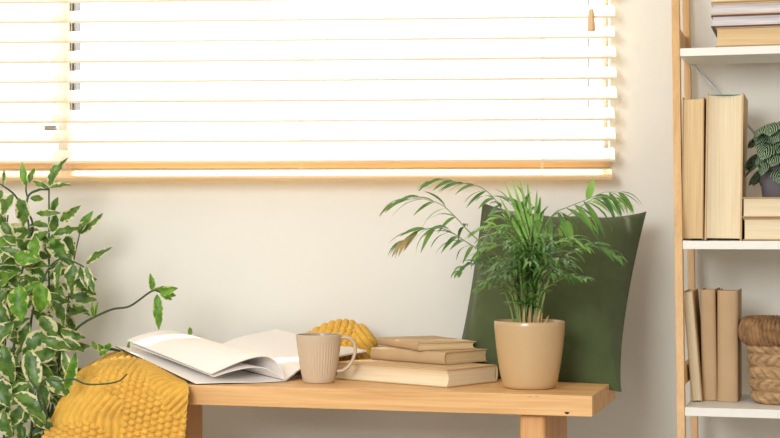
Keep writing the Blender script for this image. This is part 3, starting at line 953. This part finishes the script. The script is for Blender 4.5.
# ------------------------------------------------------------------ open magazine
mz = BT + 0.004
mag = thing('open_magazine', 'open white blank magazine with an arched page, lying on the throw and the bench', 'magazine', basis((1,0,0),(0,1,0),Z, Vector((-0.3, 3.25, BT))))
G0 = at(285.4, 381.8, 3.118) + Z * 0.0032
G1 = Vector((-0.405, 3.335, BT + 0.028))


def sheet(sec0, sec1, n_len=14, bulge=0.0):
    """ruled surface between two section polylines of equal length"""
    a, b_ = crom(sec0, 6), crom(sec1, 6)
    rows = []
    for i in range(n_len + 1):
        t = i / n_len
        rows.append([a[k].lerp(b_[k], t) + Z * (bulge * math.sin(math.pi * t)) for k in range(len(a))])
    return rows


def slab(rows, th):
    """closed slab of thickness th below the sheet"""
    mb = MB()
    nr, nc = len(rows), len(rows[0])
    low = []
    for i in range(nr):
        r = []
        for j in range(nc):
            du = rows[i][min(j+1, nc-1)] - rows[i][max(j-1, 0)]
            dv = rows[min(i+1, nr-1)][j] - rows[max(i-1, 0)][j]
            n_ = du.cross(dv).normalized()
            if n_.z < 0: n_ = -n_
            e = 1.0
            r.append(rows[i][j] - n_ * th * e)
        low.append(r)
    mb.grid(rows)
    mb.grid([r[::-1] for r in low])
    mb.grid([rows[0], low[0]]); mb.grid([low[-1], rows[-1]])
    mb.grid([[rows[i][0], low[i][0]] for i in range(nr)][::-1]); mb.grid([[rows[i][-1], low[i][-1]] for i in range(nr)])
    return mb


# left: cover sheet flat
cov0 = [at(196, 383.5, 3.055), at(225, 382.5, 3.07), at(255, 382.3, 3.09), G0 - Z * 0.001]
cov1 = [at(115.5, 345.5, 3.31), at(150, 352, 3.32), at(175, 361, 3.33), G1 - Z * 0.001]
slab(sheet(cov0, cov1), 0.0008).build('cover', M['paper'], mag, smooth=False, world=True)
dk = Z * 0.0016  # dark sheet below: cover underside, also standing in for the shadow beneath it
slab(sheet([p - dk - Z * (0.0006 if 0 < i_ < 3 else 0.0) + V * 0.002 for i_, p in enumerate(cov0)], [p - dk for p in cov1]), 0.0014).build('cover', M['dark_cover'], mag, world=True)['label'] = 'dark back cover doubling as shadow strip'
# left pages arching over towards the gutter
pg0 = [at(211, 373.5, 3.066), at(222, 368.5, 3.075), at(240, 361, 3.085), at(256, 356.3, 3.095), at(268, 356, 3.102), at(277, 362, 3.11), at(283, 372, 3.115), G0 + Z * 0.001]
pg1 = [at(127, 340, 3.30), at(137, 336, 3.305), at(149, 332.5, 3.31), at(163, 330.3, 3.32), at(176, 331, 3.325), at(187, 336, 3.33), at(194, 350, 3.333), G1 + Z * 0.003]
slab(sheet(pg0, pg1), 0.0022).build('pages', M['paper'], mag, smooth=True, world=True)
# inner loose pages below the arch
pi0 = [at(214, 376.5, 3.07), at(228, 372, 3.08), at(245, 368, 3.09), at(260, 367, 3.10), at(272, 371, 3.108), at(284, 379, 3.116)]
pi1 = [at(130, 344, 3.30), at(145, 342, 3.31), at(160, 342, 3.315), at(172, 346, 3.32), at(184, 355, 3.33), G1 + Z * 0.001]
slab(sheet(pi0, pi1), 0.0012).build('pages', M['paper'], mag, smooth=True, world=True)
# right half: from the gutter to the back right
Rr = at(366.5, 350.5, 3.29)
Hh = at(276, 329, 3.475)
rc0 = [G0 + Z * 0.0015, at(292, 374.5, 3.14), at(302, 367.5, 3.165), at(325, 359, 3.22), at(347, 354, 3.26), Rr]
rc1 = [G1 + Z * 0.003, G1.lerp(Hh, 0.25) + Z * 0.012, G1.lerp(Hh, 0.45) + Z * 0.014, G1.lerp(Hh, 0.65) + Z * 0.01, G1.lerp(Hh, 0.85) + Z * 0.004, Hh]
slab(sheet(rc0, rc1), 0.0035).build('pages', M['paper'], mag, smooth=True, world=True)
down = Z * 0.0042
rv0 = [p - down * (0.3 + 0.7 * i / 5) for i, p in enumerate(rc0)]
rv1 = [p - down for p in rc1]
tag(slab(sheet(rv0, rv1), 0.001).build('cover', M['maroon'], mag, smooth=True, world=True), 'dark maroon cover')

# ------------------------------------------------------------------ knitted throw
cols_ = [
    [(100, 372, 3.43), (92, 365, 3.36), (74, 375, 3.22), (62, 396, 3.15), (48, 421, 3.13), (36, 446, 3.12), (25, 475, 3.11)],
    [(112, 371, 3.43), (104, 357, 3.37), (97, 372, 3.15), (87, 396, 3.09), (76, 421, 3.075), (67, 446, 3.07), (60, 476, 3.07)],
    [(128, 370, 3.43), (120, 351, 3.38), (122, 371, 3.12), (116, 396, 3.055), (108, 421, 3.05), (103, 446, 3.05), (98, 476, 3.05)],
    [(148, 370, 3.41), (142, 351.5, 3.36), (154, 374, 3.10), (151, 396, 3.04), (147, 421, 3.035), (143, 446, 3.035), (140, 476, 3.035)],
    [(180, 371, 3.36), (172, 367, 3.30), (185, 382, 3.10), (189, 391, 3.025), (187, 413, 3.02), (184, 446, 3.02), (182, 476, 3.02)],
]
C2 = [crom([Vector(p) for p in c], 34) for c in cols_]           # in (px, py, d) charts
nv = len(C2[0])


def cell(a, b_):
    ia = math.floor(a)
    b_ += 0.5 * (int(ia) % 2)
    fa, fb = a - ia - 0.5, b_ - math.floor(b_) - 0.5
    return math.sqrt(max(0.0, 1 - 3.5 * (fa * fa + fb * fb)))


def knit_height(px, py, vy):
    # bobble band running diagonally through the middle, ribs on both sides
    c, s = math.cos(0.18), math.sin(0.18)
    a = (px * c + vy * s) / 7.2; b_ = (-px * s + vy * c) / 6.6
    bob = cell(a, b_)
    # right-hand ribs: run from upper right to lower left
    q = (px * 0.62 + vy * 0.60) / 5.6
    rib1 = abs(math.sin(math.pi * q)) ** 0.6 * 1.15
    # left-hand ribs: run down and to the left, slightly wavy
    q2 = (px * 0.92 + vy * 0.40 + 3.0 * math.sin(py / 8.0)) / 7.2
    rib2 = abs(math.sin(math.pi * q2)) ** 0.6 * 1.2
    # masks
    e1 = (px - 142) * 0.75 - (py - 366) * 0.42        # > 0: right rib region
    m1 = min(1, max(0, e1 / 5.0 + 0.5)) * (1 if py < 412 else max(0, 1 - (py - 412) / 8))
    e2 = min(py - 378 - max(0, (px - 92)) * 0.9, 424 - py + max(0, px - 95) * 0.8)
    e2 = min(e2, 122 - px)
    m2 = min(1, max(0, e2 / 5.0 + 0.5))
    h = bob * (1 - m1) * (1 - m2) + rib1 * 0.9 * m1 + rib2 * 0.95 * m2 * (1 - m1)
    return h


NU = 300
rows_p, rows_h = [], []
for j in range(nv):
    ctr = [C2[k][j] for k in range(5)]
    r = crom(ctr, NU // 4)
    rows_p.append(r)
# refine v direction
fine = []
for j in range(nv - 1):
    fine.append(rows_p[j])
    fine.append([a.lerp(b_, 0.5) for a, b_ in zip(rows_p[j], rows_p[j+1])])
fine.append(rows_p[-1])
W3 = [[at(p.x, p.y, p.z) for p in r] for r in fine]
A = np.array([[list(p) for p in r] for r in W3])
CH = np.array([[list(p) for p in r] for r in fine])
du = np.gradient(A, axis=1); dv = np.gradient(A, axis=0)
N_ = np.cross(du, dv); N_ /= np.maximum(1e-9, np.linalg.norm(N_, axis=2, keepdims=True))
flip = np.sign((N_[..., 1] * -1 + N_[..., 2]).mean())
N_ *= flip
seg = np.linalg.norm(np.diff(A, axis=0), axis=2) * F / 3.08
arc = np.zeros(A.shape[:2]); arc[1:] = np.cumsum(seg, axis=0)
VV = CH[-1:, :, 1] - (arc[-1:, :] - arc)
Hm = np.array([[knit_height(CH[j, i, 0], CH[j, i, 1], VV[j, i]) for i in range(A.shape[1])] for j in range(A.shape[0])])
X, Y = CH[..., 0], CH[..., 1]
fold = 0.006 * np.sin((X * 0.9 + Y * 0.35) / 11.0) * np.clip((Y - 375) / 40, 0, 1) * np.clip((135 - X) / 30, 0, 1)
fold += 0.005 * np.sin((X * 1.0 + Y * 0.1) / 6.0) * np.clip((Y - 390) / 30, 0, 1) * np.clip((X - 165) / 12, 0, 1)
A2 = A + N_ * (0.0085 * (Hm - 0.6) + fold)[..., None]
thr = thing('knitted_throw', 'mustard yellow chunky knitted throw draped over the left end of the bench', 'throw', basis((1,0,0),(0,1,0),Z, Vector((-0.5, 3.2, BT))))
mb = MB()
mb.grid([[Vector(p) for p in r] for r in A2])
# the far end of the throw, bunched up behind the magazine and mug
def lump(a, b_):
    # a 0..1 left to right, b 0..1 back-bottom over the top to front-bottom
    px = 303 + 72 * a
    top = 322 + 30 * abs(a - 0.55) ** 2.2 * 3.2 if a > 0.55 else 322 + 46 * (0.55 - a) ** 1.7
    yb = 366
    ang = math.pi * b_
    d = 3.37 - 0.055 * math.cos(ang) * -1 * -1 if False else 3.38 + 0.06 * math.cos(ang)
    endf = max(0.02, (1 - abs(2 * a - 1) ** 6)) ** 0.5
    d = 3.385 + 0.06 * math.cos(ang) * endf
    hh = (yb - top) * (math.sin(ang) ** 0.6)
    return px, yb - hh, d
na, nb = 150, 130
ch = [[lump(i / na, j / nb) for i in range(na + 1)] for j in range(nb + 1)]
B = np.array([[list(at(*p)) for p in r] for r in ch])
chn = np.array(ch)
du = np.gradient(B, axis=1); dv = np.gradient(B, axis=0)
N2 = np.cross(du, dv); N2 /= np.maximum(1e-9, np.linalg.norm(N2, axis=2, keepdims=True))
cen = B.mean(axis=(0, 1))
sg = np.sign(((B - cen) * N2).sum(axis=2).mean())
N2 *= sg
def lump_h(px, py, j):
    aa = px / 6.6 + py * 0.05; bb = j / 8.5 + px * 0.06
    bob = cell(aa, bb)
    q = (px * 0.8 - py * 0.62) / 5.6
    rib = abs(math.sin(math.pi * q)) ** 0.75
    m_ = min(1, max(0, (px - 355) / 5 + 0.5))
    return bob * (1 - m_) + rib * m_
Hl = np.array([[lump_h(ch[j][i][0], ch[j][i][1], j) for i in range(na + 1)] for j in range(nb + 1)])
B2 = B + N2 * (0.0075 * Hl)[..., None]
mb.grid([[Vector(p) for p in r] for r in B2])
# flat stretch below the magazine joining both ends
strip = []
for i in range(41):
    t = i / 40
    c0 = Vector((-0.50, 3.36, BT + 0.004)).lerp(Vector((-0.10, 3.335, BT + 0.004)), t)
    strip.append([c0 + V * (-0.03 + 0.09 * k / 12 - 0.02) + Z * 0.003 * abs(math.sin(k * 1.6)) for k in range(13)])
mb.grid(strip)
mb.build('knit', M['throw'], thr, smooth=True, world=True)

# ------------------------------------------------------------------ shelving unit
def front_pt(z):
    t = (z - 0.4065) / (1.124 - 0.4065)
    return Vector((0.5705 + (0.596 - 0.5705) * t, 3.05 + 0.19 * t, z))
SW = 0.66
unit = thing('shelving_unit', 'tall open shelf with pine posts and white boards at the right', 'shelf', basis(U, V, Z, Vector((front_pt(0).x, front_pt(0).y, 0))))
def back_pt(z):
    # left inner edge of the back post, follows the lean a little
    t = (z - 0.4065) / (1.124 - 0.4065)
    y = 3.335 + 0.075 * t
    px = 690.0 - 6.5 * t
    return Vector(((px - 390) * y / F, y, z))
PWF, PDF = 0.0158, 0.026
def post(mb, fp, width, depth, z0, z1, right=False):
    vs = []
    for z in (z0, z1):
        p = fp(z)
        a = p
        vs += [a - U * width, a, a + V * depth, a - U * width + V * depth]
    mb.hexa([vs[0], vs[1], vs[2], vs[3], vs[4], vs[5], vs[6], vs[7]])
TOPZ = 1.62
backL = lambda z: back_pt(z) + U * 0.0148
for nm, fp, w, dp in (('front_post', front_pt, PWF, PDF), ('back_post', backL, 0.0148, 0.02),
                      ('front_post', lambda z: front_pt(z) + U * (SW + PWF), PWF, PDF), ('back_post', lambda z: backL(z) + U * (SW - 0.01), 0.0148, 0.02)):
    mb = MB(); post(mb, fp, w, dp, 0, TOPZ); mb.build(nm, M['shelf_wood'], unit, world=True, bevel=0.0012)
shelf_z = {'top': 1.124, 'mid': 0.7284, 'low': 0.4065}
for z in (1.124, 0.7284, 0.4065, 0.08, 1.5):
    f = front_pt(z)
    dep = (back_pt(z) - f).dot(V) - 0.003
    mb = MB()
    m = basis(U, V, Z, f + U * 0.0004)
    mb.box((0, 0, -0.0168), (SW, dep, 0), m)
    mb.build('shelf_board', M['shelf_white'], unit, world=True, bevel=0.001)
# side rungs, left and right
for (za, zb_) in ((1.134, 1.170), (0.445, 0.415 + 0.065)):
    for sgn in (0, 1):
        mb = MB()
        vs = []
        for z in (za, zb_):
            f = front_pt(z) + V * PDF + U * (sgn * (SW + PWF) if sgn else 0)
            g = f + V * ((back_pt(z) - f + U * (sgn * SW)).dot(V) )
            g = f + V * max(0.05, (back_pt(z) - front_pt(z)).dot(V) - PDF)
            vs += [f - U * 0.013, f - U * 0.001, g - U * 0.001, g - U * 0.013]
        mb.hexa(vs)
        mb.build('side_rung', M['shelf_wood'], unit, world=True, bevel=0.001)
# steel cross brace at the back
br = MB()
b0 = at(691, 62, 3.39); b1 = at(745, 122, 3.345)
dirb = (b1 - b0)
e1 = b0 + dirb * 3.4 + V * 0.0
for a, b_ in ((b0, e1),):
    br.tube([a, a.lerp(b_, 0.03), a.lerp(b_, 1.0)], [0.004, 0.0028, 0.0028], 8)
br.build('cross_brace', M['steel'], unit, world=True, smooth=True)
MB().box((-0.004, -0.003, -0.008), (0.012, 0.003, 0.004), basis(U, V, Z, b0)).build('brace_plate', M['steel'], unit, world=True, bevel=0.001)


def on_shelf(z, px, b):
    """point on the board at height z, b metres behind its front edge, at column px"""
    f = front_pt(z) + V * b
    t = (px - 390) / F
    s = (t * f.y - f.x) / (U.x - t * U.y)
    return f + U * s


def upright(px0, px1, z, b, h, depth, lean=0.0):
    """standing book: fore-edge to the viewer, thickness between the two columns"""
    p0 = on_shelf(z, px0, b); p1 = on_shelf(z, px1, b)
    T = (p1 - p0).dot(U)
    up = (Z * math.cos(lean) + U * math.sin(lean)).normalized()
    zz = up.cross(V)                                 # = right
    # basis: x up, y depth (V), z = x cross y
    zz = up.cross(V)
    if zz.dot(U) < 0:                                # thickness axis points left: start at right side
        o = p1 + Z * 0.0005
        return basis(up, V, zz, o), T
    return basis(up, V, zz, p0 + Z * 0.0005), T


zm = 0.7284
m, T = upright(681.6, 703.4, zm, 0.035, 0.28, 0.19, lean=0.006)
book('old tall book with a yellowed page edge, beside the left post on the middle shelf', .288, .19, T, m, M['kraft_dark'], M['pages_tan'], 'tall books on the middle shelf', concave=0.006, over=0.004)
m, T = upright(704.4, 741.6, zm, 0.03, 0.285, 0.2, lean=0.014)
book('very thick tall book with a green top edge on the middle shelf', .294, .2, T, m, M['tan_cover'], M['pages_cream'], 'tall books on the middle shelf', concave=0.014, over=0.004, ct=0.0035, band=M['green_band'])
# lying books under the small plant
def lying(px0, z, b, L, W, T, spine_left=False):
    p = on_shelf(z, px0, b)
    p.z = z
    # fore-edge to the viewer: x = U, y = V
    return basis(U, V, Z, p)
zl = zm + 0.0005
p = on_shelf(zm, 743.0, 0.03)
book('cream paged book lying under the small veined plant, lower of the two', .21, .15, .045, basis(U, V, Z, Vector((p.x, p.y, zl))), M['kraft_dark'], M['pages_cream'], 'books lying under the shelf plant', ct=0.003)
p = on_shelf(zm, 742.0, 0.028)
book('book lying directly under the grey plant pot, upper of the two', .205, .145, .041, basis(U, V, Z, Vector((p.x, p.y, zl + 0.0455))), M['kraft_dark'], M['pages_cream'], 'books lying under the shelf plant', ct=0.003)
# top shelf stack
zt_ = 1.124 + 0.0005
p = on_shelf(1.124, 715.5, 0.006)
spec = [(0.0, .0405, 'thick yellowed book at the bottom of the stack on the upper shelf', M['kraft_dark'], M['pages_tan'], 0.26),
        (-0.009, .0245, 'white paged book with a brown cover, second from the bottom of the upper shelf stack', M['maroon'], M['pages_white'], 0.27),
        (-0.009, .0245, 'white paged book with a tan cover, third from the bottom of the upper shelf stack', M['tan_cover'], M['pages_white'], 0.27),
        (-0.009, .026, 'brown book with a rose corner at the very top of the upper shelf stack', M['kraft_dark'], M['pages_cream'], 0.25)]
zz_ = zt_
for dx, T, lab, cv, pgm, ln in spec:
    q = p + U * dx
    q.z = zz_
    book(lab, ln, .18, T, basis(U, V, Z, q), cv, pgm, 'books stacked on the upper shelf', concave=0.004, ct=0.003)
    zz_ += T + 0.0004
# bottom shelf, three books
zlw = 0.4065
m, T = upright(697.0 - 7, 704.5 - 7 + 5.5, zlw, 0.135, 0.22, 0.15)
m2, T2 = upright(692.0, 702.0, zlw, 0.10, 0.22, 0.15, lean=-0.085)
book('thin cream edged book leaning beside the left post on the lower shelf', .222, .15, T2, m2, M['tan_cover'], M['pages_cream'], 'books on the lower shelf', concave=0.001)
def upright_spine(px0, px1, z, b, h, W, lean=0.0):
    p0 = on_shelf(z, px0, b); p1 = on_shelf(z, px1, b)
    T = (p1 - p0).dot(U)
    up = (Z * math.cos(lean) + U * math.sin(lean)).normalized()
    yv = -V                                           # spine (y=W) toward the viewer
    zz = up.cross(yv)
    o = (p0 if zz.dot(U) > 0 else p1) + V * W + Z * 0.0005
    return basis(up, yv, zz, o), T
m, T = upright_spine(702.0, 717.5, zlw, 0.128, .222, .15, lean=-0.02)
book('kraft paper covered book between two others on the lower shelf', .223, .15, T, m, M['kraft'], M['pages_tan'], 'books on the lower shelf')
m, T = upright_spine(717.0, 738.0, zlw, 0.118, .222, .15)
book('wide kraft paper covered book beside the woven basket', .222, .15, T, m, M['kraft'], M['pages_tan'], 'books on the lower shelf')

# ------------------------------------------------------------------ basket
bc = on_shelf(zlw, 795, 0.155); bc.z = zlw + 0.0005
bas = thing('woven_basket', 'brown woven rush basket with a thick rope rim on the lower shelf', 'basket', basis(U, V, Z, bc))
BR = 0.087; BRZ = 0.124; 
def bask_pt(a, r):
    # rounded square section
    c, s = math.cos(a), math.sin(a)
    k = (abs(c) ** 3.2 + abs(s) ** 3.2) ** (-1 / 3.2)
    return Vector((c * k * r, s * k * r * 0.95, 0))
mb = MB()
NA, NZ = 420, 90
per = 2 * math.pi
cells = 28
rowsb = []
for j in range(NZ + 1):
    t = j / NZ
    z = BRZ * t
    rbase = BR * (0.94 + 0.10 * t - 0.05 * (1 - t) ** 6)
    rr_ = []
    for i in range(NA):
        a = per * i / NA
        rowf = t * 5.0
        ri = int(math.floor(rowf)); fr = rowf - ri
        sl = (fr - 0.5) * (0.9 if ri % 2 == 0 else -0.9)
        u_ = a / per * cells + sl + (0.5 if ri % 2 else 0)
        fu = u_ - math.floor(u_)
        h = (max(0, math.sin(math.pi * fu)) ** 0.55) * (max(0, math.sin(math.pi * min(1, max(0, fr)))) ** 0.5)
        pp = bask_pt(a, rbase - 0.003 + 0.0085 * h)
        rr_.append(Vector((pp.x, pp.y, z)))
    rowsb.append(rr_)
mb.grid(rowsb, closed_u=True)
mb.grid([[bask_pt(per * i / 60, r) for i in range(60)] for r in (0.0005, 0.05, BR * 0.9)], closed_u=True)
mb.build('basket_body', M['rush'], bas, smooth=True)
mb = MB()
rowsb = []
NM = 40; NA2 = 720
for i in range(NA2):
    a = per * i / NA2
    c = bask_pt(a, BR + 0.008) + Z * (BRZ + 0.018)
    rad = bask_pt(a, 1.0).normalized()
    ring = []
    for k in range(NM):
        b_ = per * k / NM
        tw = abs(math.sin(a * 42 + b_ * 1.0 + 0.4 * math.sin(a * 9))) ** 0.7
        r1 = 0.0150 * (0.72 + 0.36 * tw)
        ring.append(c + rad * math.cos(b_) * r1 + Z * math.sin(b_) * r1 * 1.65)
    rowsb.append(ring)
rowsb.append(rowsb[0])
mb.grid(rowsb, closed_u=True)
mb.build('rope_rim', M['rush_dark'], bas, smooth=True)

# ------------------------------------------------------------------ small veined plant on the lying books
ppos = on_shelf(zm, 777, 0.085)
pz = zl + 0.0455 + 0.0415
sp = thing('small_veined_plant', 'small dark green plant with silvery veined leaves in a grey pot on shelf', 'potted plant', basis((1,0,0),(0,1,0),Z, Vector((ppos.x, ppos.y, pz))))
MB().lathe([(0.0001, 0), (0.026, 0), (0.029, 0.002), (0.034, 0.05), (0.036, 0.056), (0.0365, 0.064), (0.034, 0.065), (0.033, 0.058), (0.031, 0.05)], 48).build('pot', M['grey_pot'], sp, smooth=True)
MB().lathe([(0.0001, 0.058), (0.0325, 0.058)], 24).build('soil', M['soil'], sp)
L3, S3 = MB(), MB()
rs_ = random.Random(8)
top = Vector((0, 0, 0.06))
for k in range(80):
    el = rs_.uniform(-0.15, 1.3)
    az = rs_.uniform(0, 2 * math.pi)
    rad = rs_.uniform(0.010, 0.040) * (1.15 - 0.35 * el)
    b_ = Vector((math.cos(az) * rad, math.sin(az) * rad, 0.066 + 0.082 * math.sin(max(0, el)) + rs_.uniform(-0.01, 0.012)))
    out = Vector((math.cos(az), math.sin(az), 0))
    ln = rs_.uniform(0.05, 0.066)
    tip = b_ + (out * 0.85 + Z * (0.25 * el - 0.75)).normalized() * ln
    if tip.x < -0.056 or b_.x < -0.056: continue
    S3.tube([Vector((out.x * 0.008, out.y * 0.008, 0.056)), (b_ * 0.6 + Vector((0, 0, 0.03))), b_], 0.0011, 5)
    leaf(L3, b_ - out * 0.005, tip, rs_.uniform(0.034, 0.044), out + Z * 0.7, droop=0.12, fold=-0.25, segs=8, shape=0.65, twist=rs_.uniform(-.4, .4), peak=0.4)
S3.build('stems', M['stem'], sp, smooth=True)
L3.build('foliage', M['leaf_silver'], sp, smooth=True)
